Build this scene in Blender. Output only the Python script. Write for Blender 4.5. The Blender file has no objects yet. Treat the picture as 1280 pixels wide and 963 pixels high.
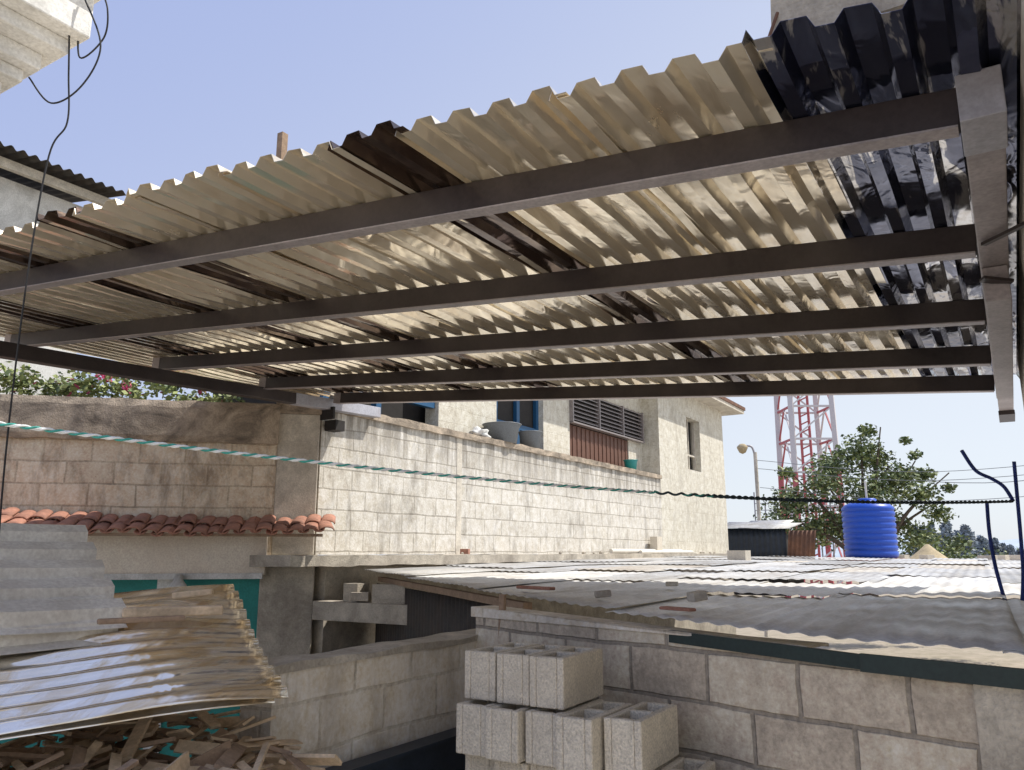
import bpy, math, random
from mathutils import Vector, Matrix, noise
random.seed(7)
sc=bpy.context.scene
col=sc.collection
V=Vector
# ---------------------------------------------------------------- helpers
def link(o,parent=None):
    col.objects.link(o)
    if parent is not None: o.parent=parent
    return o
def empty(name):
    e=bpy.data.objects.new(name,None); col.objects.link(e); e.empty_display_size=.2; return e
def mesh(name,vs,fs,mat,parent=None,uv=None,smooth=False,midx=None,bevel=0,solid=0):
    me=bpy.data.meshes.new(name); me.from_pydata([tuple(v) for v in vs],[],fs)
    for m in (mat if isinstance(mat,(list,tuple)) else [mat]): me.materials.append(m)
    if uv:
        l=me.uv_layers.new(name='UVMap'); 
        for i,c in enumerate(uv): l.data[i].uv=c
    if midx:
        for p,i in zip(me.polygons,midx): p.material_index=i
    if smooth:
        for p in me.polygons: p.use_smooth=True
    me.update()
    o=bpy.data.objects.new(name,me); link(o,parent)
    if bevel:
        b=o.modifiers.new('b','BEVEL'); b.width=bevel; b.segments=2; b.limit_method='ANGLE'
    if solid:
        s=o.modifiers.new('s','SOLIDIFY'); s.thickness=solid; s.offset=0
    return o
class MB:
    def __init__(s): s.v=[];s.f=[];s.uv=[];s.mi=[]
    def hexa(s,c,mi=0,L=None):
        b=len(s.v); s.v+= [V(x) for x in c]
        q=[(3,2,1,0),(4,5,6,7),(0,1,5,4),(1,2,6,5),(2,3,7,6),(3,0,4,7)]
        for k,f in enumerate(q):
            s.f.append(tuple(b+i for i in f)); s.mi.append(mi)
            p=[V(c[i]) for i in f]
            e1=(p[1]-p[0]); 
            n=(p[1]-p[0]).cross(p[3]-p[0])
            if abs(n.z)>.7*n.length:
                s.uv+=[(a.x,a.y) for a in p]
            else:
                h=V((e1.x,e1.y,0)) if abs(e1.z)<abs((p[2]-p[1]).z)+1e-6 else V(((p[2]-p[1]).x,(p[2]-p[1]).y,0))
                h=h.normalized() if h.length>1e-6 else V((1,0,0))
                s.uv+=[(a.dot(h),a.z) for a in p]
    def box(s,x0,x1,y0,y1,z0,z1,mi=0):
        s.hexa([(x0,y0,z0),(x1,y0,z0),(x1,y1,z0),(x0,y1,z0),(x0,y0,z1),(x1,y0,z1),(x1,y1,z1),(x0,y1,z1)],mi)
    def beam(s,p0,p1,w,h,mi=0,up=(0,0,1)):
        p0=V(p0);p1=V(p1);d=(p1-p0).normalized();u=V(up)
        if abs(d.dot(u))>.98: u=V((1,0,0))
        r=d.cross(u).normalized();u=r.cross(d).normalized()
        a=r*w/2;b=u*h/2
        s.hexa([p0-a-b,p0+a-b,p1+a-b,p1-a-b,p0-a+b,p0+a+b,p1+a+b,p1-a+b],mi)
    def wall(s,p0,p1,t,z0,z1,z1b=None,mi=0):
        p0=V((p0[0],p0[1],0));p1=V((p1[0],p1[1],0));d=(p1-p0).normalized();n=V((-d.y,d.x,0))*t
        if z1b is None: z1b=z1
        Z=lambda p,z:V((p.x,p.y,z))
        s.hexa([Z(p0,z0),Z(p1,z0),Z(p1+n,z0),Z(p0+n,z0),Z(p0,z1),Z(p1,z1b),Z(p1+n,z1b),Z(p0+n,z1)],mi)
    def obj(s,name,mat,parent=None,**k):
        return mesh(name,s.v,s.f,mat,parent,uv=s.uv,midx=s.mi,**k)
def box(name,x0,x1,y0,y1,z0,z1,mat,parent=None,**k):
    m=MB();m.box(x0,x1,y0,y1,z0,z1);return m.obj(name,mat,parent,**k)
def beam(name,p0,p1,w,h,mat,parent=None,**k):
    m=MB();m.beam(p0,p1,w,h);return m.obj(name,mat,parent,**k)
def wall(name,p0,p1,t,z0,z1,mat,parent=None,z1b=None,**k):
    m=MB();m.wall(p0,p1,t,z0,z1,z1b);return m.obj(name,mat,parent,**k)
def lathe(name,prof,c,mat,parent=None,n=40,smooth=True):
    vs=[];fs=[]
    for r,z in prof:
        for i in range(n):
            a=2*math.pi*i/n; vs.append((c[0]+r*math.cos(a),c[1]+r*math.sin(a),c[2]+z))
    for j in range(len(prof)-1):
        for i in range(n):
            fs.append((j*n+i,j*n+(i+1)%n,(j+1)*n+(i+1)%n,(j+1)*n+i))
    return mesh(name,vs,fs,mat,parent,smooth=smooth)
def tube(name,pts,r,mat,parent=None,radii=None):
    cu=bpy.data.curves.new(name,'CURVE');cu.dimensions='3D';cu.bevel_depth=r;cu.bevel_resolution=2;cu.use_fill_caps=True
    sets=pts if isinstance(pts[0][0],(tuple,list,Vector)) else [pts]
    for P in sets:
        sp=cu.splines.new('POLY');sp.points.add(len(P)-1)
        for i,p in enumerate(P):
            sp.points[i].co=(p[0],p[1],p[2],1)
            if radii: sp.points[i].radius=radii[min(i,len(radii)-1)]
    cu.materials.append(mat)
    o=bpy.data.objects.new(name,cu);return link(o,parent)
def spl(pts,n=10):
    P=[V(p) for p in pts];out=[]
    for i in range(len(P)-1):
        a=P[max(i-1,0)];b=P[i];c=P[i+1];d=P[min(i+2,len(P)-1)]
        for k in range(n):
            t=k/n
            out.append(.5*((2*b)+(c-a)*t+(2*a-5*b+4*c-d)*t*t+(3*b-a-3*c+d)*t**3))
    out.append(P[-1]);return out
# ---------------------------------------------------------------- materials
def nmat(name):
    m=bpy.data.materials.new(name);m.use_nodes=True
    nt=m.node_tree;b=nt.nodes['Principled BSDF'];return m,nt,b
def N(nt,t,**k):
    n=nt.nodes.new(t)
    for a,v in k.items(): setattr(n,a,v)
    return n
def coord(nt,uv=False,scale=(1,1,1)):
    tc=N(nt,'ShaderNodeTexCoord');mp=N(nt,'ShaderNodeMapping');mp.inputs['Scale'].default_value=scale
    nt.links.new(tc.outputs['UV' if uv else 'Object'],mp.inputs['Vector']);return mp.outputs[0]
def noise_n(nt,sc_,det=4,rough=.6,scale=(1,1,1),dist=0):
    n=N(nt,'ShaderNodeTexNoise');n.inputs['Scale'].default_value=sc_;n.inputs['Detail'].default_value=min(det,5)
    n.inputs['Roughness'].default_value=rough;n.inputs['Distortion'].default_value=dist
    nt.links.new(coord(nt,scale=scale),n.inputs['Vector']);return n.outputs['Fac']
def ramp(nt,fac,stops):
    r=N(nt,'ShaderNodeValToRGB');e=r.color_ramp.elements
    while len(e)<len(stops): e.new(.5)
    for i,(p,c) in enumerate(stops):
        e[i].position=p; e[i].color=(c,c,c,1) if isinstance(c,(int,float)) else (*c,1)
    nt.links.new(fac,r.inputs[0]);return r.outputs[0]
def mixc(nt,fac,a,b,mode='MIX'):
    m=N(nt,'ShaderNodeMix',data_type='RGBA',blend_type=mode)
    for s,x in ((m.inputs[0],fac),(m.inputs[6],a),(m.inputs[7],b)):
        if isinstance(x,(int,float)): s.default_value=x
        elif isinstance(x,tuple): s.default_value=(*x,1)
        else: nt.links.new(x,s)
    return m.outputs[2]
def bump(nt,b,h,st=.4,d=.01,prev=None):
    n=N(nt,'ShaderNodeBump');n.inputs['Strength'].default_value=st;n.inputs['Distance'].default_value=d
    nt.links.new(h,n.inputs['Height'])
    if prev: nt.links.new(prev,n.inputs['Normal'])
    nt.links.new(n.outputs[0],b.inputs['Normal']);return n.outputs[0]
def sc3(c,k): return tuple(min(1,x*k) for x in c)
def gen(name,base,rough=.85,metal=0,var=.25,ns=8,stain=None,samt=.5,bmp=.3,bd=.006,sscale=(1.2,1.2,1.2),fine=60,rvar=0,fa=.35):
    m,nt,b=nmat(name)
    c=ramp(nt,noise_n(nt,ns,3),[(.3,sc3(base,1-var)),(.7,sc3(base,1+var))])
    f=noise_n(nt,fine,2)
    c=mixc(nt,fa,c,ramp(nt,f,[(.3,sc3(base,.5)),(.7,sc3(base,1.35))]))
    if stain:
        s=ramp(nt,noise_n(nt,1.6,5,.7,sscale,.6),[(.42,0.),(.68,1.)])
        mm=N(nt,'ShaderNodeMath',operation='MULTIPLY');nt.links.new(s,mm.inputs[0]);mm.inputs[1].default_value=samt
        c=mixc(nt,mm.outputs[0],c,stain)
    nt.links.new(c,b.inputs['Base Color']);b.inputs['Metallic'].default_value=metal
    if rvar:
        r=ramp(nt,noise_n(nt,3,4),[(.35,max(0,rough-rvar)),(.65,min(1,rough+rvar))]);nt.links.new(r,b.inputs['Roughness'])
    else: b.inputs['Roughness'].default_value=rough
    if bmp: bump(nt,b,f,bmp,bd)
    return m
def blockmat(name,c1,c2,mort,w=.4,h=.2,ms=.012,stain=(.07,.06,.05),samt=.7,smin=.45,smax=.7,sscale=(2,2,.7),topz=None,plaster=0,mb=.45):
    m,nt,b=nmat(name)
    uv=coord(nt,True)
    wn=N(nt,'ShaderNodeTexNoise');wn.inputs['Scale'].default_value=2.5;wn.inputs['Detail'].default_value=3
    nt.links.new(uv,wn.inputs['Vector'])
    va=N(nt,'ShaderNodeVectorMath',operation='SUBTRACT');nt.links.new(wn.outputs['Color'],va.inputs[0]);va.inputs[1].default_value=(.5,.5,.5)
    vs=N(nt,'ShaderNodeVectorMath',operation='SCALE');nt.links.new(va.outputs[0],vs.inputs[0]);vs.inputs['Scale'].default_value=.04
    vv=N(nt,'ShaderNodeVectorMath',operation='ADD');nt.links.new(uv,vv.inputs[0]);nt.links.new(vs.outputs[0],vv.inputs[1])
    br=N(nt,'ShaderNodeTexBrick');nt.links.new(vv.outputs[0],br.inputs['Vector'])
    br.inputs['Scale'].default_value=1;br.inputs['Brick Width'].default_value=w;br.inputs['Row Height'].default_value=h
    br.inputs['Mortar Size'].default_value=ms;br.inputs['Mortar Smooth'].default_value=.5;br.inputs['Bias'].default_value=0
    br.inputs['Color1'].default_value=(*c1,1);br.inputs['Color2'].default_value=(*c2,1);br.inputs['Mortar'].default_value=(*mort,1)
    c=br.outputs['Color']
    if plaster:
        pf=ramp(nt,noise_n(nt,1.3,5,.6),[(.40,0.),(.60,1.)])
        mm=N(nt,'ShaderNodeMath',operation='MULTIPLY');nt.links.new(pf,mm.inputs[0]);mm.inputs[1].default_value=plaster
        c=mixc(nt,mm.outputs[0],c,sc3(c1,1.05))
    f=noise_n(nt,45,4,.7);f2=noise_n(nt,9,5,.65)
    c=mixc(nt,.6,c,ramp(nt,f2,[(.3,.35),(.7,.78)]),'OVERLAY')
    c=mixc(nt,.55,c,ramp(nt,f,[(.3,.27),(.7,.8)]),'OVERLAY')
    s=ramp(nt,noise_n(nt,2.2,5,.72,sscale,.4),[(smin,0.),(smax,1.)])
    mm=N(nt,'ShaderNodeMath',operation='MULTIPLY');nt.links.new(s,mm.inputs[0]);mm.inputs[1].default_value=samt
    c=mixc(nt,mm.outputs[0],c,stain)
    if topz is not None:
        g=N(nt,'ShaderNodeNewGeometry');sx=N(nt,'ShaderNodeSeparateXYZ');nt.links.new(g.outputs['Position'],sx.inputs[0])
        mr=N(nt,'ShaderNodeMapRange');nt.links.new(sx.outputs[2],mr.inputs[0])
        mr.inputs[1].default_value=topz[0];mr.inputs[2].default_value=topz[1];mr.inputs[3].default_value=0;mr.inputs[4].default_value=1
        k=N(nt,'ShaderNodeMath',operation='MULTIPLY');nt.links.new(mr.outputs[0],k.inputs[0])
        nt.links.new(ramp(nt,noise_n(nt,3,5,.7,(3,3,.35),.2),[(.38,0.),(.6,.9)]),k.inputs[1])
        c=mixc(nt,k.outputs[0],c,stain)
    nt.links.new(c,b.inputs['Base Color']);b.inputs['Roughness'].default_value=.92
    iv=N(nt,'ShaderNodeMath',operation='SUBTRACT');iv.inputs[0].default_value=1;nt.links.new(br.outputs['Fac'],iv.inputs[1])
    p=bump(nt,b,iv.outputs[0],mb*(1-.5*plaster),.012);bump(nt,b,f,.6,.009,p)
    return m
M={}
M['wall']=blockmat('wall_blocks',(.64,.60,.52),(.56,.52,.45),(.36,.33,.28),.48,.24,.012,stain=(.19,.165,.135),samt=.6,smin=.5,smax=.72,topz=(.9,1.7),plaster=.3)
M['wallL']=blockmat('wall_blocks_brown',(.74,.60,.44),(.62,.50,.37),(.42,.34,.25),.48,.24,.013,stain=(.20,.14,.095),samt=.65,smin=.48,smax=.68,plaster=.4)
M['lowwall']=blockmat('wall_blocks_grey',(.74,.66,.54),(.65,.58,.47),(.50,.44,.36),.40,.20,.010,stain=(.34,.285,.225),samt=.55,smin=.48,smax=.72,plaster=.5)
M['bwall']=blockmat('wall_blocks_dark',(.64,.54,.42),(.47,.40,.315),(.27,.235,.19),.40,.20,.011,stain=(.30,.25,.195),samt=.45,mb=.7,plaster=.0)
M['cream']=blockmat('wall_painted_cream',(.60,.56,.46),(.56,.52,.43),(.49,.45,.37),.48,.24,.006,stain=(.30,.26,.20),samt=.55,smin=.5,smax=.76,plaster=.5)
M['conc']=gen('old_concrete',(.50,.45,.37),.92,stain=(.19,.16,.13),samt=.65,bmp=.6,bd=.01)
M['cap']=gen('mossy_concrete',(.50,.41,.31),.95,stain=(.10,.082,.065),samt=.9,bmp=.8,bd=.012,sscale=(1.5,1.5,2.5))
M['concL']=gen('pale_concrete',(.64,.59,.50),.9,stain=(.32,.275,.22),samt=.55,bmp=.5)
M['block']=gen('hollow_block_grey',(.72,.65,.53),.93,var=.14,ns=14,bmp=1,bd=.007,fine=120,stain=(.48,.42,.34),samt=.4,fa=.55)
M['plaster']=gen('cream_plaster',(.86,.75,.62),.85,var=.08,stain=(.60,.48,.37),samt=.4,bmp=.1)
M['white']=gen('white_paint',(.78,.77,.73),.8,var=.08,stain=(.24,.23,.20),samt=.6,bmp=.3)
M['teal']=gen('teal_paint',(.02,.26,.23),.6,var=.1,bmp=.05,stain=(.01,.12,.11),samt=.4)
M['tealp']=gen('teal_plastic',(.02,.30,.30),.35,var=.05,bmp=0)
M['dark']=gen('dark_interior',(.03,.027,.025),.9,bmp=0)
M['steel']=gen('brown_primer_steel',(.042,.031,.030),.45,metal=.1,var=.3,ns=5,stain=(.09,.075,.072),samt=.45,bmp=.08,sscale=(1,1,1))
M['steelg']=gen('grey_primer_steel',(.46,.46,.50),.5,metal=.1,var=.1,stain=(.28,.24,.24),samt=.5,bmp=.08)
M['steelp']=gen('mauve_primer_steel',(.42,.37,.365),.5,metal=.15,var=.15,stain=(.18,.145,.135),samt=.5,bmp=.08)
def sheetmat(name,a,b_,dirt_glint,rough=.22,metal=.85,damt=.6,sscale=(3,.5,1),lo=.45,hi=.6,bs=.12,rv=.12,nsc=(1.5,.8,1)):  # patch colour: dirt, but on navy the painted bright reflections
    m,nt,b=nmat(name)
    c=ramp(nt,noise_n(nt,2.2,4,.6,(4,.7,1),.5),[(.35,a),(.65,b_)])
    s=ramp(nt,noise_n(nt,2.4,5,.62,sscale,.8),[(lo,0.),(hi,1.)])
    mm=N(nt,'ShaderNodeMath',operation='MULTIPLY');nt.links.new(s,mm.inputs[0]);mm.inputs[1].default_value=damt
    c=mixc(nt,mm.outputs[0],c,dirt_glint)
    nt.links.new(c,b.inputs['Base Color']);b.inputs['Metallic'].default_value=metal
    r=ramp(nt,noise_n(nt,5,5,.7,(2,.6,1)),[(.35,max(.03,rough-.1)),(.7,rough+rv)]);nt.links.new(r,b.inputs['Roughness'])
    bump(nt,b,noise_n(nt,5,2,.5,nsc,1.0),bs,.03)
    return m
M['tan']=sheetmat('aged_galvanised_tan',(1,.90,.71),(.95,.83,.63),(.55,.41,.26),.17,.66,.45,lo=.52,hi=.66,bs=.2,rv=.12)
M['brown']=sheetmat('brown_glossy_sheet',(.13,.085,.06),(.07,.045,.04),(.4,.3,.2),.14,.75,.4,bs=.2)  # dark brown sheet with lighter brown patches
M['navy']=sheetmat('navy_reflection_sheet',(.085,.095,.15),(.05,.055,.10),(.75,.72,.68),.11,.85,.7,lo=.51,hi=.54,bs=.3)  # dark blue and bright patches paint mirrored surroundings into the colour
M['zincA']=gen('weathered_zinc_a',(.50,.50,.49),.55,metal=.1,var=.15,ns=2.5,stain=(.27,.24,.20),samt=.8,bmp=.15,rvar=.12,sscale=(2,.6,1))
M['zincB']=gen('weathered_zinc_b',(.62,.615,.59),.5,metal=.12,var=.14,ns=2.5,stain=(.36,.32,.26),samt=.8,bmp=.15,rvar=.12,sscale=(2,.6,1))
M['zincC']=gen('weathered_zinc_c',(.38,.38,.37),.55,metal=.1,var=.15,ns=2.5,stain=(.22,.19,.15),samt=.8,bmp=.15,rvar=.12,sscale=(2,.6,1))
M['zincD']=gen('weathered_zinc_d',(.58,.54,.46),.55,metal=.1,var=.15,ns=2.5,stain=(.32,.25,.18),samt=.8,bmp=.15,rvar=.12,sscale=(2,.6,1))
M['zincF']=gen('weathered_zinc_front',(.80,.79,.75),.5,metal=.1,var=.14,ns=2.5,stain=(.46,.41,.34),samt=.75,bmp=.15,rvar=.12,sscale=(2,.6,1))  # weathered zinc, colour lightened to offset the canopy's shadow
M['zincG']=gen('weathered_zinc_brightened_b',(.68,.67,.64),.5,metal=.1,var=.14,ns=2.5,stain=(.38,.34,.28),samt=.75,bmp=.15,rvar=.12,sscale=(2,.6,1))  # second shade of zinc lightened against the canopy's shadow
M['galv']=sheetmat('shiny_galvanised',(.98,.94,.86),(.88,.81,.69),(.72,.54,.30),.15,.82,.75,sscale=(5,1.2,2),lo=.45,hi=.60,bs=.2)
M['galvd']=gen('dull_galvanised',(.80,.75,.67),.42,metal=.35,var=.12,ns=5,stain=(.42,.36,.29),samt=.6,bmp=.1)
M['rust']=gen('rusty_sheet',(.20,.10,.06),.8,metal=.2,var=.3,stain=(.07,.045,.04),samt=.7,bmp=.3)
M['dsheet']=gen('dark_old_sheet',(.06,.055,.05),.7,metal=.3,var=.3,bmp=.3,stain=(.1,.07,.05),samt=.5)
M['tile']=gen('clay_tile',(.46,.22,.15),.8,var=.3,ns=12,stain=(.18,.105,.08),samt=.7,bmp=.3)
M['brick']=gen('red_brick',(.38,.19,.135),.9,var=.25,bmp=.5)
M['wood']=gen('rough_wood',(.66,.50,.33),.85,var=.3,ns=10,stain=(.34,.25,.16),samt=.6,bmp=.5,sscale=(4,1,4))
M['woodd']=gen('dark_wood',(.32,.22,.145),.85,var=.3,ns=10,bmp=.5)
M['blue']=gen('blue_tank_plastic',(.010,.08,.50),.4,var=.06,ns=3,bmp=.03)
M['bluew']=gen('blue_paint',(.015,.09,.20),.5,var=.1,bmp=0)
M['red']=gen('tower_red',(.50,.13,.14),.6,var=.1,bmp=0)
M['twhite']=gen('tower_white',(.66,.63,.64),.6,var=.05,bmp=0)
M['greyp']=gen('grey_plastic',(.17,.185,.20),.5,var=.1,bmp=0)
M['pvc']=gen('white_pvc',(.72,.68,.6),.5,var=.05,bmp=0)
M['black']=gen('black_cable',(.015,.015,.017),.6,var=.1,bmp=0)
M['ropet']=gen('teal_rope',(.06,.36,.30),.8,var=.2,bmp=.3)
M['ropew']=gen('white_rope',(.80,.82,.80),.8,var=.1,bmp=.3)
M['roped']=gen('dark_rope',(.035,.055,.065),.8,var=.3,bmp=.3)
M['ropen']=gen('navy_rope',(.025,.05,.24),.8,var=.3,bmp=.3)
M['ground']=gen('ground_soil',(.38,.32,.24),.95,var=.2,ns=3,stain=(.20,.18,.11),samt=.6,bmp=.5)
M['yard']=gen('yard_concrete',(.70,.64,.53),.9,var=.12,ns=3,stain=(.46,.39,.30),samt=.5,bmp=.3)
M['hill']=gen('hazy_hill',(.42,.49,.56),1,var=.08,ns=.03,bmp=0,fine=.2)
M['bark']=gen('bark',(.12,.09,.065),.9,bmp=.5)
M['sand']=gen('sand',(.48,.39,.24),.95,bmp=.4)
M['shutter']=gen('brown_shutter',(.15,.07,.045),.6,var=.2,bmp=.1)
M['louver']=gen('louver_glass',(.27,.235,.225),.4,var=.15,bmp=0)
M['dgreen']=gen('dark_green_fascia',(.02,.035,.032),.6,var=.2,bmp=0)
M['dblue']=gen('dark_blue_metal',(.022,.032,.048),.5,var=.3,bmp=0)
M['sack']=gen('pale_sack',(.75,.71,.68),.9,bmp=.5)
def leafm(name,c,k=.25):
    m,nt,b=nmat(name)
    oi=noise_n(nt,1.2,3)
    nt.links.new(ramp(nt,oi,[(.3,sc3(c,.6)),(.7,sc3(c,1.4))]),b.inputs['Base Color']);b.inputs['Roughness'].default_value=.6
    return m
M['leafd']=leafm('leaf_dark',(.07,.10,.045));M['leafm']=leafm('leaf_mid',(.13,.175,.065));M['leafl']=leafm('leaf_light',(.26,.30,.11))
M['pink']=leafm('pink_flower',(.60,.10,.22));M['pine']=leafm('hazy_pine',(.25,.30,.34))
# ---------------------------------------------------------------- corrugated sheet
def corr(name,o,du,dv,L,W,pitch,depth,mat,parent=None,prof='trap',nu=10,wob=0,thick=.0015,edge=0,smooth=None,curl=0,wf=1.0):
    o=V(o);du=V(du).normalized();dv=V(dv).normalized();n=du.cross(dv).normalized()
    if n.z<0: n=-n
    cr=[(0,0),(.26,0),(.40,1),(.82,1),(.96,0)] if prof=='trap' else [(i/8,.5-.5*math.cos(2*math.pi*i/8)) for i in range(8)]
    ac=[];k=0
    while k*pitch<W-1e-6:
        for t,h in cr:
            d=(k+t)*pitch
            if d<=W+1e-6: ac.append((d,h*depth))
        k+=1
    ac.append((W,0))
    vs=[];fs=[];sd=random.random()*50
    for i in range(nu+1):
        for d,h in ac:
            u=L*i/nu
            w=wob*noise.noise(V((u*1.1*wf+sd,d*1.3*wf,sd))) if wob else 0
            e=edge*noise.noise(V((d*3+sd,i*.0,1.7))) if (edge and i in(0,nu)) else 0
            c=curl*(u/L)**2
            vs.append(o+du*(u+e)+dv*d+n*(h+w+c))
    m=len(ac)
    for i in range(nu):
        for j in range(m-1): fs.append((i*m+j,i*m+j+1,(i+1)*m+j+1,(i+1)*m+j))
    return mesh(name,vs,fs,mat,parent,smooth=(prof!='trap') if smooth is None else smooth,solid=thick)
# ================================================================ ROOF CANOPY
SL=.083
rc=empty('roof_canopy')
def zt(x): return 1.262-SL*x
x=.20; k=0; P=.15
plan=[(4,'navy'),(4,'tan'),(4,'tan'),(2,'brown'),(4,'tan'),(4,'tan'),(3,'tan'),(2,'brown'),(4,'tan'),(2,'brown'),(4,'tan'),(4,'tan'),(3,'brown'),(4,'tan'),(3,'tan')]
for n_,mt in plan:
    w=n_*P
    y0=1.93+random.uniform(-.03,.03)
    corr('roof_sheet',(x,y0,zt(x)+(.003 if k%2 else 0)),(0,1,0),(-1,0,SL),4.98,w+.07,P,.035,M[mt],rc,'trap',nu=50,wob=.012,edge=.03,wf=1.6)
    x-=w; k+=1
ys=[2.37,3.47,4.58,5.67,6.66]
xl=[-7.4,-7.35,-6.86,-6.62,-6.5]
for i,(y,xe) in enumerate(zip(ys,xl)):
    beam('purlin_%d'%(i+1),(xe,y,1.2-SL*xe),(0.0,y,1.2),.055,.115,M['steel'],rc,bevel=.004)
    beam('purlin_lit_lip_%d'%(i+1),(xe+.01,y-.004,1.139-SL*xe),(-.01,y-.004,1.139),.066,.006,M['steelp'],rc)  # paler strip paints the light reflected on the bottom flange
    beam('purlin_cap_%d'%(i+1),(xe-.004,y,1.2-SL*xe),(xe+.10,y,1.2-SL*(xe+.10)),.058,.118,M['steelp'],rc)
beam('left_girder',(-6.6,1.2,1.49),(-6.6,7.45,1.70),.11,.12,M['steel'],rc,bevel=.004)
beam('left_girder_end',(-6.6,6.1,1.6545),(-6.6,7.5,1.702),.113,.124,M['steelg'],rc,bevel=.004)
box('right_girder',0.0,.10,2.30,6.95,1.13,1.262,M['steelp'],rc,bevel=.004)
box('right_girder_patch',-.004,.104,2.29,2.52,1.126,1.264,M['steelg'],rc,bevel=.003)
box('right_girder_lower',.005,.095,3.62,6.98,.985,1.127,M['steelp'],rc,bevel=.004)
box('right_girder_foot',.0,.10,6.6,7.0,.955,.985,M['steel'],rc)
m=MB()
m.beam((.02,3.3,1.118),(.20,3.05,1.10),.02,.012)
m.beam((.0,3.58,1.07),(.10,3.62,1.05),.05,.012)
m.obj('girder_bracket',M['steel'],rc)
box('left_bracket_plate',-6.72,-6.5,6.63,6.66,1.50,1.64,M['dark'],rc)
box('bracket_tab',-6.69,-6.52,6.70,6.85,1.38,1.50,M['dark'],rc)
# ================================================================ MAIN BLOCK BUILDING
hb=empty('block_building')
def jag(name,x0,x1,y0,y1,z0,z1,mat,parent,amp=.012,seg=.15):
    n=max(2,int((y1-y0)/seg));vs=[];fs=[]
    for i in range(n+1):
        y=y0+(y1-y0)*i/n
        for j,(x,z) in enumerate([(x0,z0),(x1,z0),(x1,z1),(x0,z1)]):
            q=V((x*3,y*4,z*3+j*7))
            vs.append((x+amp*noise.noise(q),y,z+amp*noise.noise(q+V((9,9,9)))))
    for i in range(n):
        for j in range(4):
            fs.append((i*4+j,i*4+(j+1)%4,i*4+4+(j+1)%4,i*4+4+j))
    fs+= [(0,3,2,1),(n*4,n*4+1,n*4+2,n*4+3)]
    return mesh(name,vs,fs,mat,parent)
box('parapet_wall',-6.9,-6.70,6.66,17.3,-.03,1.62,M['wall'],hb)
jag('parapet_cap',-6.98,-6.655,6.5,17.28,1.62,1.71,M['cap'],hb,.02)
for y in (9.35,):
    box('pilaster',-6.72,-6.694,y,y+.13,-.03,1.62,M['concL'],hb,bevel=.004)
jag('ledge',-6.95,-6.33,5.95,22.3,-.15,-.035,M['conc'],hb,.02)
box('lower_wall',-6.98,-6.62,6.75,22.2,-3,-.15,M['conc'],hb)
D=V((.72,.69,0)).normalized()
Nn=V((.69,-.72,0)).normalized()
C=V((-6.70,6.63,0))
def q(t,o=0): 
    p=C-D*t+Nn*o; return (p.x,p.y)
wall('corner_column',q(.46),q(0),.40,-.03,1.56,M['concL'],hb,bevel=.01)
wall('corner_cap',q(.5,.02),q(-.02,.02),.44,1.56,1.70,M['cap'],hb,bevel=.015)
wall('corner_column_lower',q(.56,.03),q(-.02,.03),.45,-3,-.15,M['conc'],hb,bevel=.01)
wall('corner_ledge',q(.55,.06),q(-.04,.06),.5,-.15,-.03,M['conc'],hb,bevel=.012)
wall('street_wall',q(6),q(.46),.2,-.2,1.24,M['wallL'],hb)
vs=[];fs=[];n=60
for i in range(n+1):
    t=6-5.55*i/n
    for j,(o,z) in enumerate([(-.2,1.2),(.05,1.2),(.075,1.26),(.07,1.58),(.045,1.66),(-.2,1.67)]):
        p=C-D*t+Nn*(o+.012*noise.noise(V((t*5,j,0)))); vs.append((p.x,p.y,z+.018*noise.noise(V((t*4,j,3)))))
for i in range(n):
    for j in range(6): fs.append((i*6+j,i*6+(j+1)%6,i*6+6+(j+1)%6,i*6+6+j))
fs.append((n*6+5,n*6+4,n*6+3,n*6+2,n*6+1,n*6))
mesh('street_parapet_band',vs,fs,M['cap'],hb)
wall('porch_fascia',q(5,.22),q(.50,.22),.2,-.24,.26,M['plaster'],hb)
wall('porch_fascia_step',q(5,.25),q(.52,.25),.2,-.28,-.22,M['white'],hb)
wall('teal_front',q(5,.02),q(.50,.02),.1,-3,-.28,M['teal'],hb)
wall('white_pilaster',q(1.6,.06),q(1.45,.06),.1,-3,-.28,M['white'],hb)
pl=C-D*1.35+Nn*.3
lathe('porch_lamp',[(.0,0),(.09,0),(.085,.03),(.05,.08),(.035,.14),(.0,.14)],(pl.x,pl.y,-.37),M['white'],hb,20)
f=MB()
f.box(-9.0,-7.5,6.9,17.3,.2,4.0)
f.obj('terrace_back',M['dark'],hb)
f=MB()
f.box(-7.35,-7.1,9.43,10.2,.2,3.9);f.box(-7.4,-7.15,10.2,11.1,.2,3.9)
f.box(-7.35,-7.08,12.57,13.6,.2,3.9);f.box(-7.35,-7.12,16.5,17.3,.2,2.46);f.box(-7.35,-7.12,13.6,17.3,3.15,3.9);f.box(-7.35,-7.12,11.1,12.57,3.0,3.9);f.box(-7.35,-7.12,7.0,9.43,2.9,3.9)
f.obj('upper_facade',M['cream'],hb)
f=MB();f.box(-7.3,-7.26,11.1,12.57,1.6,3.0)
f.obj('window_pane',M['dark'],hb)
f=MB()
for a,b_ in ((11.1,11.18),(11.8,11.9),(12.49,12.57)): f.box(-7.25,-7.18,a,b_,1.4,3.0)
for z in (1.55,2.1,2.9): f.box(-7.245,-7.185,11.1,12.57,z,z+.09)
f.obj('window_frame',M['bluew'],hb)
f=MB();f.box(-7.25,-7.15,7.1,7.2,1.2,3);f.box(-7.25,-7.15,8.1,8.2,1.2,3);f.box(-7.25,-7.15,7.1,9.4,2.1,2.2);f.obj('window_frame_left',M['bluew'],hb)
f=MB()
f.box(-7.2,-7.14,13.6,16.5,1.4,2.44)
for i in range(15): f.box(-7.14,-7.125,13.62+i*.195,13.7+i*.195,1.4,2.42)
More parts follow.
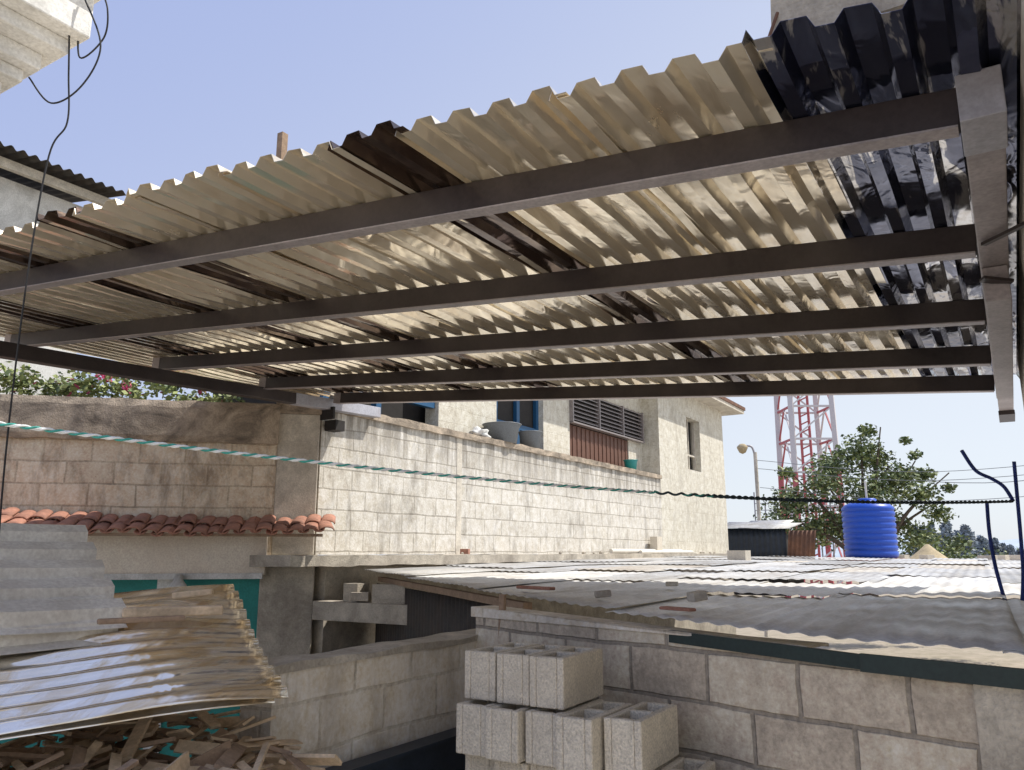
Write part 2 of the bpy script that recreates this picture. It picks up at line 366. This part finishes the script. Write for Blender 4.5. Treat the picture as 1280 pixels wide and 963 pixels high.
f.obj('brown_shutter',M['shutter'],hb)
f=MB()
for i in range(8):
    z=2.52+i*.082
    f.hexa([(-7.02,13.65,z),(-7.02,17.1,z),(-7.1,17.1,z+.06),(-7.1,13.65,z+.06),(-7.02,13.65,z+.012),(-7.02,17.1,z+.012),(-7.1,17.1,z+.072),(-7.1,13.65,z+.072)])
f.obj('louver_slats',M['louver'],hb)
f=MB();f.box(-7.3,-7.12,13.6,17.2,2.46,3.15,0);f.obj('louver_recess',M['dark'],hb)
f=MB()
for y in (13.6,14.8,16,17.1): f.box(-7.12,-7.0,y,y+.04,2.47,3.15)
f.box(-7.12,-6.99,13.6,17.16,2.45,2.48)
f.obj('louver_frame',M['louver'],hb)
f=MB()
f.box(-9,-6.7,17.3,19.2,-.03,3.9);f.box(-9,-6.7,20.2,22.2,-.03,3.9);f.box(-9,-6.7,19.2,20.2,-.03,2.02);f.box(-9,-6.7,19.2,20.2,3.34,3.9)
f.obj('end_wing_walls',M['cream'],hb)
box('wing_window_glass',-6.98,-6.95,19.2,20.2,2.02,3.34,M['dark'],hb)
f=MB()
for a,b_ in ((19.2,19.25),(19.68,19.72),(20.15,20.2)): f.box(-6.9,-6.84,a,b_,2.02,3.34)
f.box(-6.9,-6.835,19.2,20.2,2.4,2.44);f.obj('wing_window_frame',M['concL'],hb)
m=MB();m.box(-9.3,-6.25,12,22.9,3.9,4.0);m.obj('roof_slab',M['concL'],hb)
m=MB();m.box(-9.3,-6.22,11.95,22.95,4.0,4.09);m.obj('roof_edge',M['rust'],hb)
def bucket(name,c,r,h,mat,flare=1.25):
    e=lathe(name,[(0,0),(r/flare,0),(r*.93,h*.82),(r*.97,h*.84),(r,h*.97),(r*1.06,h),(r*1.06,h*.96),(r*.96,h*.97),(r*.74,h*.06),(0,h*.05)],c,mat)
    return e
bucket('plastic_basin',(-6.82,10.75,1.71),.30,.30,M['greyp'])
bucket('plastic_bucket',(-6.82,11.65,1.71),.20,.29,M['greyp'])
bucket('plastic_bucket',(-6.82,15.9,1.71),.15,.22,M['tealp'])
def blob(name,c,r,mat,parent=None,amp=.4,n=3,sz=(1,1,1)):
    import bmesh
    bm=bmesh.new();bmesh.ops.create_icosphere(bm,subdivisions=n,radius=1)
    for v in bm.verts:
        k=1+amp*noise.noise(v.co*1.7+V(c)*3)
        v.co=V((v.co.x*r*sz[0]*k+c[0],v.co.y*r*sz[1]*k+c[1],v.co.z*r*sz[2]*k+c[2]))
    me=bpy.data.meshes.new(name);bm.to_mesh(me);bm.free();me.materials.append(mat)
    for p in me.polygons:p.use_smooth=(n>2)
    o=bpy.data.objects.new(name,me);return link(o,parent)
blob('white_cloth',(-6.82,10.1,1.77),.14,M['white'],amp=.8,sz=(1,1.4,.6))
# ================================================================ TILE AWNING
ta=empty('tile_awning')
vs=[];fs=[]
ax=(-Nn*.62+V((0,0,.17))).normalized();up=V((0,0,1))
t=-.14
while t<5.2:
    zf=.21+.016*random.uniform(-1,1)-.03*math.sin(t*1.4)
    for row in range(2):
        p=C-D*t+Nn*(.62-row*.26+random.uniform(-.03,.03))+V((0,0,zf+row*.085+.010*random.uniform(-1,1)))
        a_=(ax+D*random.uniform(-.10,.10)).normalized()
        b=len(vs)
        for i in range(3):
            for j in range(9):
                a=math.pi*j/8;rr=.078*(1-.06*i)
                vs.append(p+a_*(.32*i/2)+D*(math.cos(a)*rr)+up*(math.sin(a)*rr*.5))
        for i in range(2):
            for j in range(8): fs.append((b+i*9+j,b+i*9+j+1,b+(i+1)*9+j+1,b+(i+1)*9+j))
        p2=p-D*.08
        b=len(vs)
        for i in range(3):
            for j in range(7):
                an=math.pi+math.pi*j/6
                vs.append(p2+ax*(.32*i/2)+D*(math.cos(an)*.055)+V((0,0,.02+math.sin(an)*.03)))
        for i in range(2):
            for j in range(6): fs.append((b+i*7+j,b+i*7+j+1,b+(i+1)*7+j+1,b+(i+1)*7+j))
    t+=.16
mesh('clay_tiles',vs,fs,M['tile'],ta,smooth=True,solid=.012)
m=MB()
for o,z in ((.55,.175),(.30,.26)):
    p0=C-D*5+Nn*o;p1=C+D*.1+Nn*o
    m.beam((p0.x,p0.y,z),(p1.x,p1.y,z),.05,.03)
m.obj('awning_battens',M['woodd'],ta)
# ================================================================ NEIGHBOUR LOW METAL ROOF
mr=empty('corrugated_roof')
def rz(x,y): return -.30+.0095*(y-3)-.010*x
poly=[(-6.35,7.2),(-6.2,7.1),(-2.66,4.31),(-1.19,3.36),(-.49,3.08),(.3,2.93),(2.2,2.6)]
def yedge(x):
    for (a,b_),(c,d) in zip(poly,poly[1:]):
        if a<=x<=c: return b_+(d-b_)*(x-a)/(c-a)
    return poly[0][1] if x<poly[0][0] else poly[-1][1]
x=-6.3;kk=0
zm=[M['zincA'],M['zincA'],M['zincB'],M['zincB'],M['zincC'],M['zincD']]
while x<2.0:
    w=random.choice([.76,.80,.84]);y=None
    ye=yedge(x+w/2);ystart=ye+random.uniform(-.07,.02);yy=ystart;row=0
    while yy<18.2:
        L=random.choice([1.8,2.4,3.0])
        y1=min(yy+L,18.3)
        npx=int(w/.019);vs=[];fs=[];nr=max(3,int((y1-yy)/.3));sd=random.random()*40
        sk=-.09
        lift=.010*(kk%2)+.007*(row%3)
        for i in range(nr+1):
            v=i/nr
            for j in range(npx+1):
                xx=x+ (w+.05)*j/npx
                yb=(yedge(xx)+(ystart-ye)) if row==0 else yy
                Y=yb-.06*(row>0)+(y1-yb+.06*(row>0))*v
                XX=xx+sk*(Y-4)*.35
                z=rz(XX,Y)+.0045*math.sin(2*math.pi*xx/.095)+lift+.014*noise.noise(V((XX*1.5+sd,Y*1.1,sd)))+.010*(1-v)*(row>0)
                vs.append((XX,Y,z))
        for i in range(nr):
            for j in range(npx): fs.append((i*(npx+1)+j,i*(npx+1)+j+1,(i+1)*(npx+1)+j+1,(i+1)*(npx+1)+j))
        mt=random.choice(zm)
        if yy<6.0: mt=random.choice([M['zincF'],M['zincG'],M['zincF']])  # sheets under the canopy's shadow get the lightened colours
        mesh('zinc_sheet',vs,fs,mt,mr,smooth=True,solid=.002 if row==0 else 0)
        yy=y1;row+=1
    x+=w-.02;kk+=1
m=MB()
m.beam((-6.2,7.2,-.30),(-2.6,4.4,-.33),.06,.05)
m.obj('edge_rafter',M['woodd'],mr)
beam('edge_fascia',(-1.3,3.40,-.352),(-.5,3.135,-.375),.02,.05,M['dgreen'],mr)
beam('edge_fascia_r',(-.5,3.12,-.375),(1.6,2.60,-.39),.02,.06,M['dgreen'],mr)
dd=V((-2.75,4.62,0))-V((-6.5,7.5,0))
corr('side_cladding',(-6.5,7.5,-.36),(0,0,-1),dd,1.6,dd.length,.11,.02,M['dsheet'],mr,'sine',nu=4)
# ================================================================ BLOCK WALL UNDER ROOF
def W(t,o=0): 
    d=V((.962,-.274,0));nn=V((-.274,-.962,0));p=V((-.89,3.28,0))+d*t+nn*o;return (p.x,p.y)
bw=empty('block_wall')
wall('block_courses',W(-1.72),W(.76),.15,-2.4,-.300,M['bwall'],bw,z1b=-.385)
wall('plain_pier',W(.76,.012),W(2.6,.012),.18,-2.4,-.40,M['conc'],bw,z1b=-.46)
wall('mortar_topping',W(-1.75,.012),W(.2,.012),.17,-.345,-.292,M['lowwall'],bw,z1b=-.352,bevel=.008)
beam('wooden_stake',(-2.36,3.72,-.55),(-2.34,3.70,-.22),.025,.03,M['woodd'],bw)
# ================================================================ LOW PARAPET WALL
lw=empty('low_wall')
box('low_wall_blocks',-2.72,-2.54,2.33,4.25,-2.4,-.47,M['lowwall'],lw)
jag('low_wall_topping',-2.73,-2.53,2.32,4.25,-.47,-.44,M['conc'],lw,.014,.05)
box('low_wall_pier',-2.86,-2.66,2.22,2.50,-2.4,-.72,M['conc'],lw,bevel=.01)
box('dark_channel',-2.5,-2.42,2.3,3.72,-1.7,-.88,M['dblue'],lw,bevel=.005)
box('dark_channel_lip',-2.5,-2.39,2.3,3.74,-.88,-.865,M['dblue'],lw)
# ================================================================ HOLLOW BLOCK STACK
def hblock(m,x,y,z,ang=0,w=.15,L=.39,h=.19):
    parts=[(0,.03,0,L),(w-.03,w,0,L),(.03,w-.03,0,.032),(.03,w-.03,L/2-.016,L/2+.016),(.03,w-.03,L-.032,L)]
    ca,sa=math.cos(ang),math.sin(ang)
    for a,b_,c,d in parts:
        P_=[]
        for zz in (0,h):
            for (px,py) in ((a,c),(b_,c),(b_,d),(a,d)):
                P_.append((x+px*ca-py*sa,y+px*sa+py*ca,z+zz))
        m.hexa(P_)
m=MB()
nr=[3,5,6,6,6,6,6,6,6,6]
xR=[-1.53,-1.22,-1.065]+[-1.065]*7
for r,nb in enumerate(nr):
    top=-.40-.2*r
    for i in range(nb):
        x=xR[r]-.157*(i+1)+random.uniform(-.005,.005)
        if x<-2.05: continue
        hblock(m,x,2.87+random.uniform(-.05,.03)-(0.02*(r%2)),top-.192,random.uniform(-.045,.045))
for r in range(2,10): hblock(m,-1.055,2.82,-.42-.2*r-.19,.03)
m.obj('concrete_block_stack',M['block'],bevel=.006)
# ================================================================ JUNK ON ROOFS / LEDGE
def brick(name,c,dx,dy,dz,ang,mat,tilt=0):
    m=MB();d=V((math.cos(ang),math.sin(ang),tilt))*dx/2
    m.beam(V(c)-d,V(c)+d,dy,dz);return m.obj(name,mat,bevel=.006)
brick('wood_scrap',(-2.66,4.60,-.225),.34,.05,.02,-.35,M['brick'])
brick('concrete_chunk',(-1.96,4.13,-.225),.09,.06,.035,.5,M['conc'],.1)
brick('concrete_chunk',(-1.38,4.0,-.215),.08,.07,.045,.9,M['concL'],.15)
brick('concrete_chunk',(-2.0,5.3,-.21),.08,.05,.03,.2,M['concL'])
brick('roof_tile_scrap',(-1.30,3.50,-.245),.18,.05,.014,-.4,M['brick'])
m=MB();hblock(m,-4.0,14.2,-.16,1.2);m.obj('concrete_block',M['block'])
m=MB();hblock(m,-6.62,16.35,-.035,0,w=.16,L=.3,h=.36);m.obj('concrete_block',M['block'])
tube('pvc_pipe',[(-6.55,14.2,.02),(-6.5,17.9,.02)],.045,M['pvc'])
tube('pvc_pipe',[(-6.45,15.4,.0),(-6.42,18.4,.0)],.04,M['pvc'])
brick('red_brick',(-6.5,9.3,.005),.12,.09,.08,.3,M['brick'])
lr=empty('ledge_rubble')
for i in range(14):
    y=random.uniform(7,21);blob('rubble_piece' ,(random.uniform(-6.6,-6.42),y,-.02),random.uniform(.02,.05),M['conc'],lr,n=1)
sb=empty('scrap_beam')
box('tie_beam',-6.6,-4.6,6.55,6.75,-.72,-.52,M['conc'],sb,bevel=.01)
m=MB();hblock(m,-6.2,6.6,-.52,.0,w=.2,L=.18);hblock(m,-5.75,6.55,-.52,.2,w=.38,L=.16);m.obj('beam_blocks',M['conc'],sb)
brick('beam_brick',(-5.95,6.6,-.46),.2,.1,.09,.4,M['conc']).parent=sb
# ================================================================ FOREGROUND METAL SHEETS + WOOD
ld=V((-.40,-.91,0)).normalized()
corr('metal_sheet',(-2.20,2.09,-.50),ld,V((-3.02,2.5,-.19))-V((-2.2,2.09,-.50)),1.9,.98,.085,.019,M['galv'],None,'sine',nu=26,wob=.05,edge=.012,thick=.0015,wf=1.2)
corr('metal_sheet',(-2.23,2.05,-.525),ld,V((-3.02,2.5,-.30))-V((-2.2,2.09,-.51)),1.9,.9,.085,.019,M['galv'],None,'sine',nu=20,wob=.03,edge=.02,thick=.0015)
ld2=V((-.16,-.98,-.0)).normalized()
corr('metal_sheet',(-2.86,1.90,-.275),ld2,V((-3.80,2.22,.14))-V((-2.86,1.90,-.26)),1.6,1.05,.20,.045,M['galvd'],None,'trap',nu=16,wob=.03,edge=.01)
corr('metal_sheet',(-2.84,1.86,-.325),ld2,V((-3.80,2.18,.07))-V((-2.86,1.90,-.30)),1.6,1.05,.20,.045,M['galvd'],None,'trap',nu=16,wob=.03,edge=.01)
brick('wood_plank',(-2.82,2.06,-.225),.36,.075,.035,.95,M['wood'],.0)
brick('wood_plank',(-2.95,2.24,-.17),.16,.04,.025,.7,M['wood'],.1)
brick('wood_plank',(-2.78,1.90,-.245),.30,.03,.02,1.15,M['woodd'],.0)
wp=MB()
for i in range(900):
    xx=random.uniform(-3.4,-2.1);yy=random.uniform(.9,2.25)
    c=V((xx,yy,random.uniform(-1.0,-.66)+.12*(-2.3-xx)))
    a=random.uniform(0,3.1);d=V((math.cos(a),math.sin(a),random.uniform(-.35,.35)))*random.uniform(.03,.15)
    wp.beam(c-d,c+d,random.uniform(.008,.06),random.uniform(.004,.016),random.choice([0,0,1]),up=(random.uniform(-.8,.8),random.uniform(-.8,.8),1))
wp.obj('wood_scrap_pile',[M['wood'],M['woodd']])
blob('cement_sack',(-2.42,1.25,-.78),.2,M['sack'],amp=.3,sz=(1.3,1.1,.5))
box('scrap_bin_base',-3.9,-1.9,.5,2.2,-2.4,-1.0,M['conc'],None)
# ================================================================ ROPES / CABLES
rp=empty('clothesline_rope')
A=V((-2.95,1.0,.44));B=V((.02,5.9,.31))
def rope(t):
    p=A.lerp(B,t);p.z-=.40*t*(1-t);return p
def strand(t0,t1,ph,r,pitch):
    out=[];L=(B-A).length;n=int((t1-t0)*L/pitch*9);d=(B-A).normalized();s=d.cross(V((0,0,1))).normalized();u=s.cross(d)
    for i in range(n+1):
        t=t0+(t1-t0)*i/n;a=2*math.pi*t*L/pitch+ph
        out.append(rope(t)+s*math.cos(a)*r+u*math.sin(a)*r)
    return out
tube('white_strand',strand(0,.52,0,.0042,.07),.0040,M['ropew'],rp)
tube('white_strand_2',strand(0,.50,1.3,.0040,.07),.0030,M['ropew'],rp)
tube('teal_strand',strand(0,.60,math.pi,.0042,.07),.0038,M['ropet'],rp)
tube('dark_strand',strand(.52,1,0,.0050,.08),.0055,M['roped'],rp)
tube('dark_strand_2',strand(.58,1,math.pi,.0050,.08),.0055,M['roped'],rp)
tube('hanging_rope',[spl([(.02,5.9,.31),(-.02,5.9,.40),(-.08,5.85,.45),(-.16,5.78,.50),(-.22,5.7,.62)],8),
  spl([(-.12,5.78,.30),(-.125,5.75,.1),(-.11,5.7,-.12),(-.07,5.7,-.34),(-.02,5.72,-.36),(0.02,5.75,-.15),(.035,5.85,.1),(.05,5.85,.55)],8)],.011,M['ropen'])
# ================================================================ RIGHT SIDE WALL, UPPER SLAB
box('side_wall',.145,.40,1.0,6.2,-.25,1.24,M['concL'],None,bevel=.01)
us=empty('upper_concrete_slab')
jag('slab',-.50,.9,2.5,3.4,1.66,2.5,M['conc'],us,.05,.08)
tube('drip_rebar',[(-.49,2.5,1.78),(-.52,2.46,1.66),(-.50,2.44,1.60)],.006,M['rust'],us)
# ================================================================ TOP LEFT CAPITAL
cp=empty('ornate_column')
m=MB()
m.box(-4.1,-3.63,1.15,1.55,-2.4,2.06)
m.box(-4.2,-3.56,1.1,1.60,2.06,2.12);m.box(-4.2,-3.50,1.1,1.64,2.12,2.20);m.box(-4.2,-3.40,1.1,1.70,2.20,2.27);m.box(-4.3,-3.31,1.0,1.74,2.27,2.5);m.box(-4.3,-3.25,1.0,1.78,2.5,3.0)
m.obj('column_and_capital',M['white'],cp,bevel=.008)
def wire(name,pts,r=.004,parent=None): return tube(name,spl(pts,10),r,M['black'],parent)
wc=empty('hanging_cables')
wire('w1',[(-3.35,1.66,2.32),(-3.42,1.72,2.12),(-3.44,1.75,1.9),(-3.50,1.72,1.74),(-3.55,1.72,1.2),(-3.6,1.75,.4),(-3.62,1.8,-.4)],.004,wc)
wire('w2',[(-3.28,1.68,2.42),(-3.22,1.74,2.2),(-3.30,1.72,2.02),(-3.50,1.70,1.99),(-3.60,1.64,2.12)],.004,wc)
wire('w3',[(-3.35,1.70,2.36),(-3.38,1.74,2.2),(-3.24,1.76,2.26),(-3.20,1.74,2.38),(-3.25,1.72,2.5)],.004,wc)
# ================================================================ BACK LEFT HOUSE
bh=empty('white_house')
box('house_wall',-15,-10.8,1.0,6.0,-2.4,4.82,M['white'],bh)
corr('house_roof_sheet',(-10.25,0,4.98),(-1,0,.16),(0,1,0),3.0,6.15,.15,.05,M['dsheet'],bh,'sine',nu=3)
beam('house_rafter',(-10.55,0,4.90),(-10.55,6.1,4.90),.08,.12,M['concL'],bh)
beam('utility_post',(-8.7,7.55,1.2),(-8.7,7.55,6.15),.11,.11,M['woodd'],None)
# ================================================================ TREES & PLANTS
def leafcloud(name,cl,size,mats,wts,parent=None,shell=.5):
    vs=[];fs=[];mi=[]
    for (c,r,n,bias) in cl:
        for _ in range(n):
            d=V((random.gauss(0,1),random.gauss(0,1),random.gauss(0,1))).normalized()
            k=random.random()**(shell)
            k*=1+.45*noise.noise(d*1.8+V(c))
            p=V((c[0]+d.x*r[0]*k,c[1]+d.y*r[1]*k,c[2]+d.z*r[2]*k))
            s=size*random.uniform(.6,1.4)
            a=V((random.gauss(0,1),random.gauss(0,1),random.gauss(0,.6))).normalized();b=a.cross(V((random.gauss(0,1),random.gauss(0,1),random.gauss(0,1)))).normalized()
            i=len(vs);vs+=[p-a*s*.5,p+b*s*.28,p+a*s*.5,p-b*s*.28];fs.append((i,i+1,i+2,i+3))
            mi.append(random.choices(range(len(mats)),wts)[0])
    return mesh(name,vs,fs,mats,parent,midx=mi)
tr=empty('broadleaf_tree')
TC=V((-5.0,34.5,0))
R_=V((.8512,.5249,0))
def tp(u,w,z): return TC+R_*u+V((-.52,.85,0))*w+V((0,0,z))
cl=[]
for u,w,z,r in [(-3.3,0,1.1,.9),(-2.6,.5,2.0,1.0),(-1.6,-.5,2.6,1.0),(-.9,.3,3.4,1.0),(.1,0,4.0,.95),(.9,.4,3.6,.9),(1.2,-.3,2.7,1.0),(0,-.6,2.2,1.1),(-1.8,.4,1.0,1.1),(-.5,.8,1.0,1.2),(1.9,.3,3.0,.7),(2.4,0,2.2,.8),(2.9,.5,3.1,.45),(3.1,.2,1.5,.6),(1.2,.8,1.2,1.0),(-3.9,.3,.4,.7),(2.3,.5,.6,.9),(3.6,0,.3,.5),(-2.9,0,3.1,.4),(.5,0,4.8,.4),(2.3,.0,3.8,.3),(2.0,0,4.4,.25),(3.5,0,2.5,.3)]:
    p=tp(u,w,z);cl.append(((p.x,p.y,p.z),(r,r,r*.75),int(750*r*r)+70,0))
leafcloud('tree_crown',cl,.17,[M['leafd'],M['leafm'],M['leafl']],[2,4,4],tr,.55)
limbs=[]
for e in [(-3.2,0,1.4),(-1.6,-.4,2.8),(.2,0,4.5),(1.2,0,3.4),(2.4,.2,3.6),(3.2,.3,2.0),(3.6,0,3.1),(-2.7,.2,3.2),(.9,-.3,4.9)]:
    limbs.append([tp(0,0,-2.5),tp(e[0]*.15,0,-.3),tp(e[0]*.5,e[1],e[2]*.5),tp(*e)])
tube('tree_limbs',[spl(l,6) for l in limbs],.13,M['bark'],tr,radii=[1.3]*4+[1]*4+[.7]*4+[.5]*2+[.35]*2+[.2]*3)
leafcloud('bush',[((-2.3,31,-.2),(1.2,1,.9),900,0),((-1.0,32,-.6),(1.6,1,.7),900,0),((-9.5,34,-.2),(1.6,1,.9),600,0)],.16,[M['leafd'],M['leafm'],M['leafl']],[1,1,1])
pc=[]
for i in range(26):
    u=1150+i*5+random.uniform(-6,6);a=u-640;h=1018
    s=.085*random.uniform(.9,1.3)
    X=(.8512*a-.5249*h)*s;Y=(.5249*a+.8512*h)*s
    H=max(.8,(4.8-abs(i-7)*.22)*random.uniform(.75,1.1));
    for k in range(5):
        z=H*k/5;pc.append(((X,Y,z-.6),((H-z)*.28+.2,(H-z)*.28+.2,H*.16),150,0))
leafcloud('distant_pine_trees',pc,.42,[M['pine']],[1])
fl=[]
for i in range(36):
    t=random.uniform(.9,6);p=C-D*t-Nn*random.uniform(.25,1.1);fl.append(((p.x,p.y,1.66+random.uniform(0,.20)+.16*(t>1.8)),(.24,.24,.17),140,0))
leafcloud('flowering_bush',fl,.075,[M['leafm'],M['leafl'],M['leafd'],M['pink']],[3,8,1,.35])
fl=[]
for t in (1.6,2.1,2.6,1.2):
    for _ in range(2):
        p=C-D*(t+random.uniform(-.2,.2))-Nn*random.uniform(.2,.6);fl.append(((p.x,p.y,1.95+random.uniform(-.1,.12)),(.06,.06,.05),22,0))
leafcloud('pink_flowers',fl,.06,[M['pink'],M['leafl']],[4,1])
box('teal_box',-8.3,-7.6,8.0,8.3,1.6,2.20,M['tealp'],None,bevel=.02)
# ================================================================ TOWER
tw=empty('radio_tower')
tc=V((-12.3,61.4,0));m=MB()
def leg(z): return 2.05-.012*(z+4)
ca,sa=math.cos(.55),math.sin(.55)
def tpnt(sx,sy,z,k=1):
    r=leg(z)*k*.8;x=sx*r;y=sy*r;return V((tc.x+x*ca-y*sa,tc.y+x*sa+y*ca,z))
zs=[-4+i*2.4 for i in range(11)]
cs=[(-1,-1),(1,-1),(1,1),(-1,1)]
for i in range(10):
    z0,z1=zs[i],zs[i+1]
    mi=0 if i in(0,1,2,3,8,9) else 1
    for k in range(4):
        a=cs[k];b_=cs[(k+1)%4]
        m.beam(tpnt(*a,z0),tpnt(*a,z1),.34,.34,mi)
        m.beam(tpnt(*a,z1),tpnt(*b_,z1),.14,.14,0 if k%2 else 1)
        if k in (1,3):
            mid=(tpnt(*a,z1)+tpnt(*b_,z1))/2
            m.beam(tpnt(*a,z0),mid,.10,.10,0);m.beam(tpnt(*b_,z0),mid,.10,.10,1)
        else:
            m.beam(tpnt(*a,z0),tpnt(*b_,z1),.10,.10,1)
    for sx in(-.34,.14):
        m.beam(tpnt(sx,-.2,z0,.9),tpnt(sx,-.2,z1,.9),.16,.16,0)
    for j in range(4):
        zz=z0+j*.6;m.beam(tpnt(-.34,-.2,zz,.9),tpnt(.14,-.2,zz+.3,.9),.10,.10,0)
m.obj('lattice',[M['red'],M['twhite']],tw)
# ================================================================ STREET LAMP
sl=empty('street_lamp')
lx,ly=-8.0,30.5
tube('pole',[(lx,ly,-3),(lx,ly,3.7)],.07,M['concL'],sl)
tube('arm',spl([(lx,ly,3.5),(lx-.1,ly-.05,3.9),(lx-.35,ly-.15,3.95)],6),.04,M['steelg'],sl)
lathe('lamp_head',[(0,.12),(.1,.1),(.2,0),(.2,-.05),(.12,-.22),(0,-.28)],(lx-.42,ly-.18,3.92),M['sand'],sl,20)
pw=empty('power_lines')
for dz,yy in ((3.4,0),(3.1,.2),(2.4,.4)):
    tube('line',spl([(lx,ly+yy,dz),(-2,31,dz-.7),(6,31.5,dz-.2)],12),.010,M['greyp'],pw)
tube('line_b',spl([(-13,60,6),(0,55,4.0),(14,50,6)],12),.02,M['greyp'],pw)
# ================================================================ WATER TANK
wt=empty('water_tank')
pr=[(0,0),(.50,0),(.53,.03)]
z=.06
for i in range(8):
    pr+=[(.545,z),(.545,z+.075),(.525,z+.09),(.525,z+.11)];z+=.122
pr+=[(.545,z),(.54,z+.05),(.47,z+.12),(.34,z+.17),(.20,z+.195),(.20,z+.235),(.17,z+.26),(0,z+.27)]
lathe('tank_body',pr,(-2.7,19.4,-.13),M['blue'],wt,48)
tb=empty('tank_brick_base')
m=MB()
for i in range(9):
    m.box(-3.35+i*.15,-3.22+i*.15,18.75,18.98,-.2,-.13)
m.box(-3.3,-2.1,18.99,20.0,-.24,-.135)
m.obj('bricks',M['brick'],tb)
box('tank_pipe',-2.72,-2.68,19.4-.02,19.4+.02,1.1,1.55,M['pvc'],wt)
box('flat_roof',-5.2,6,18.35,29,-.5,-.215,M['concL'],None)
lathe('sand_pile',[(.55,0),(.42,.10),(.22,.26),(.05,.42),(0,.43)],(-2.05,25,-.215),M['sand'],None,24)
for i in range(9):
    brick('rubble_block',(random.uniform(-4.6,1.2),random.uniform(19,26),-.15),.35,.2,.16,random.uniform(0,3),random.choice([M['block'],M['conc'],M['brick']]))
# ================================================================ SHED
sh=empty('corrugated_shed')
box('shed_body',-7.3,-5.5,23.6,25.6,-1.2,.50,M['dark'],sh)
corr('shed_side_sheet',(-7.35,23.5,-.3),(0,0,1),(1,0,0),.98,1.9,.15,.03,M['dblue'],sh,'sine',nu=3)
corr('shed_roof_sheet',(-7.4,23.2,.70),(1,.1,-.03),(0,1,.12),2.1,1.6,.12,.03,M['zincA'],sh,'sine',nu=3,wob=.03)
corr('shed_rusty_sheet',(-5.45,23.4,-.3),(.12,0,1),(1,.5,0),.90,.75,.12,.035,M['rust'],sh,'sine',nu=3,wob=.05)
corr('shed_back_sheet',(-7.5,25.8,.70),(1,0,0),(0,1,.18),1.4,1.8,.12,.03,M['zincB'],sh,'sine',nu=3)
fm=MB()
for i in range(9): fm.beam((-9.6+i*.45,36,-.5),(-9.6+i*.45,36,2.6 if i%4==0 else 2.1),.05,.05)
for zz in (0.6,1.2,1.8,2.1): fm.beam((-9.6,36,zz),(-6,36,zz),.03,.03)
fm.obj('wire_fence',M['steelg'])
# ================================================================ GROUND, HILLS
g=MB();g.box(-3000,3000,-3000,3000,-3.6,-3.5);g.obj('ground',M['ground'])
box('yard_floor',-6.9,3,-8,7.5,-3.49,-2.4,M['yard'],None)
vs=[];fs=[];n=90
for i in range(n+1):
    a=math.radians(-70+140*i/n)
    for j,(r,k) in enumerate(((380,0),(440,.7),(520,1),(700,.2))):
        hgt=(10+13*noise.noise(V((a*4,j*.2,5)))+6*noise.noise(V((a*15,j,2))))*k
        vs.append((r*math.sin(a),r*math.cos(a),-4+max(0,hgt)))
for i in range(n):
    for j in range(3): fs.append((i*4+j,i*4+j+1,i*4+4+j+1,i*4+4+j))
mesh('hills',vs,fs,M['hill'],None,smooth=True)
# ================================================================ LIGHT
el=math.radians(55);S=V((.62,.54,0)).normalized()*math.cos(el)+V((0,0,math.sin(el)))
w=bpy.data.worlds.new('World');sc.world=w;w.use_nodes=True;nt=w.node_tree
bg=nt.nodes['Background'];sk=nt.nodes.new('ShaderNodeTexSky');sk.sky_type='NISHITA';sk.sun_disc=False
sk.sun_elevation=el;sk.sun_rotation=math.atan2(S.x,S.y);sk.dust_density=4.0;sk.air_density=1.0;sk.ozone_density=3.0;sk.altitude=1500
tc_=nt.nodes.new('ShaderNodeTexCoord')
dp=nt.nodes.new('ShaderNodeVectorMath');dp.operation='DOT_PRODUCT';nt.links.new(tc_.outputs['Generated'],dp.inputs[0])
dp.inputs[1].default_value=(.50,.28,-.95)
mr_=nt.nodes.new('ShaderNodeMapRange');nt.links.new(dp.outputs['Value'],mr_.inputs[0])
mr_.inputs[1].default_value=-1.0;mr_.inputs[2].default_value=.18;mr_.inputs[3].default_value=.0;mr_.inputs[4].default_value=1.0
mr_.interpolation_type='SMOOTHSTEP'
hz=N(nt,'ShaderNodeMix',data_type='RGBA');nt.links.new(mr_.outputs[0],hz.inputs[0])
hz.inputs[6].default_value=(2.9,3.5,5.8,1);hz.inputs[7].default_value=(5.8,6.1,6.5,1)
mx=N(nt,'ShaderNodeMix',data_type='RGBA');mx.inputs[0].default_value=.82
nt.links.new(sk.outputs[0],mx.inputs[6]);nt.links.new(hz.outputs[2],mx.inputs[7])
nt.links.new(mx.outputs[2],bg.inputs[0]);bg.inputs[1].default_value=.15
L=bpy.data.lights.new('sun','SUN');L.energy=4.8;L.angle=math.radians(.5);L.color=(1,.95,.87)
lo=bpy.data.objects.new('sun',L);col.objects.link(lo);lo.rotation_euler=S.to_track_quat('Z','Y').to_euler()
# ================================================================ CAMERA
cam=bpy.data.cameras.new('camera');co=bpy.data.objects.new('camera',cam);col.objects.link(co)
cam.sensor_width=36;cam.lens=28.125;cam.clip_start=.02;cam.clip_end=6000
yaw=math.radians(31.66);p=math.radians(11.8)
Fh=V((-math.sin(yaw),math.cos(yaw),0));F=Fh*math.cos(p)+V((0,0,math.sin(p)));R=V((math.cos(yaw),math.sin(yaw),0));U=R.cross(F)
mw=Matrix((R,U,-F)).transposed().to_4x4();co.matrix_world=mw
sc.camera=co
sc.view_settings.view_transform='Standard';sc.view_settings.look='None';sc.view_settings.exposure=0
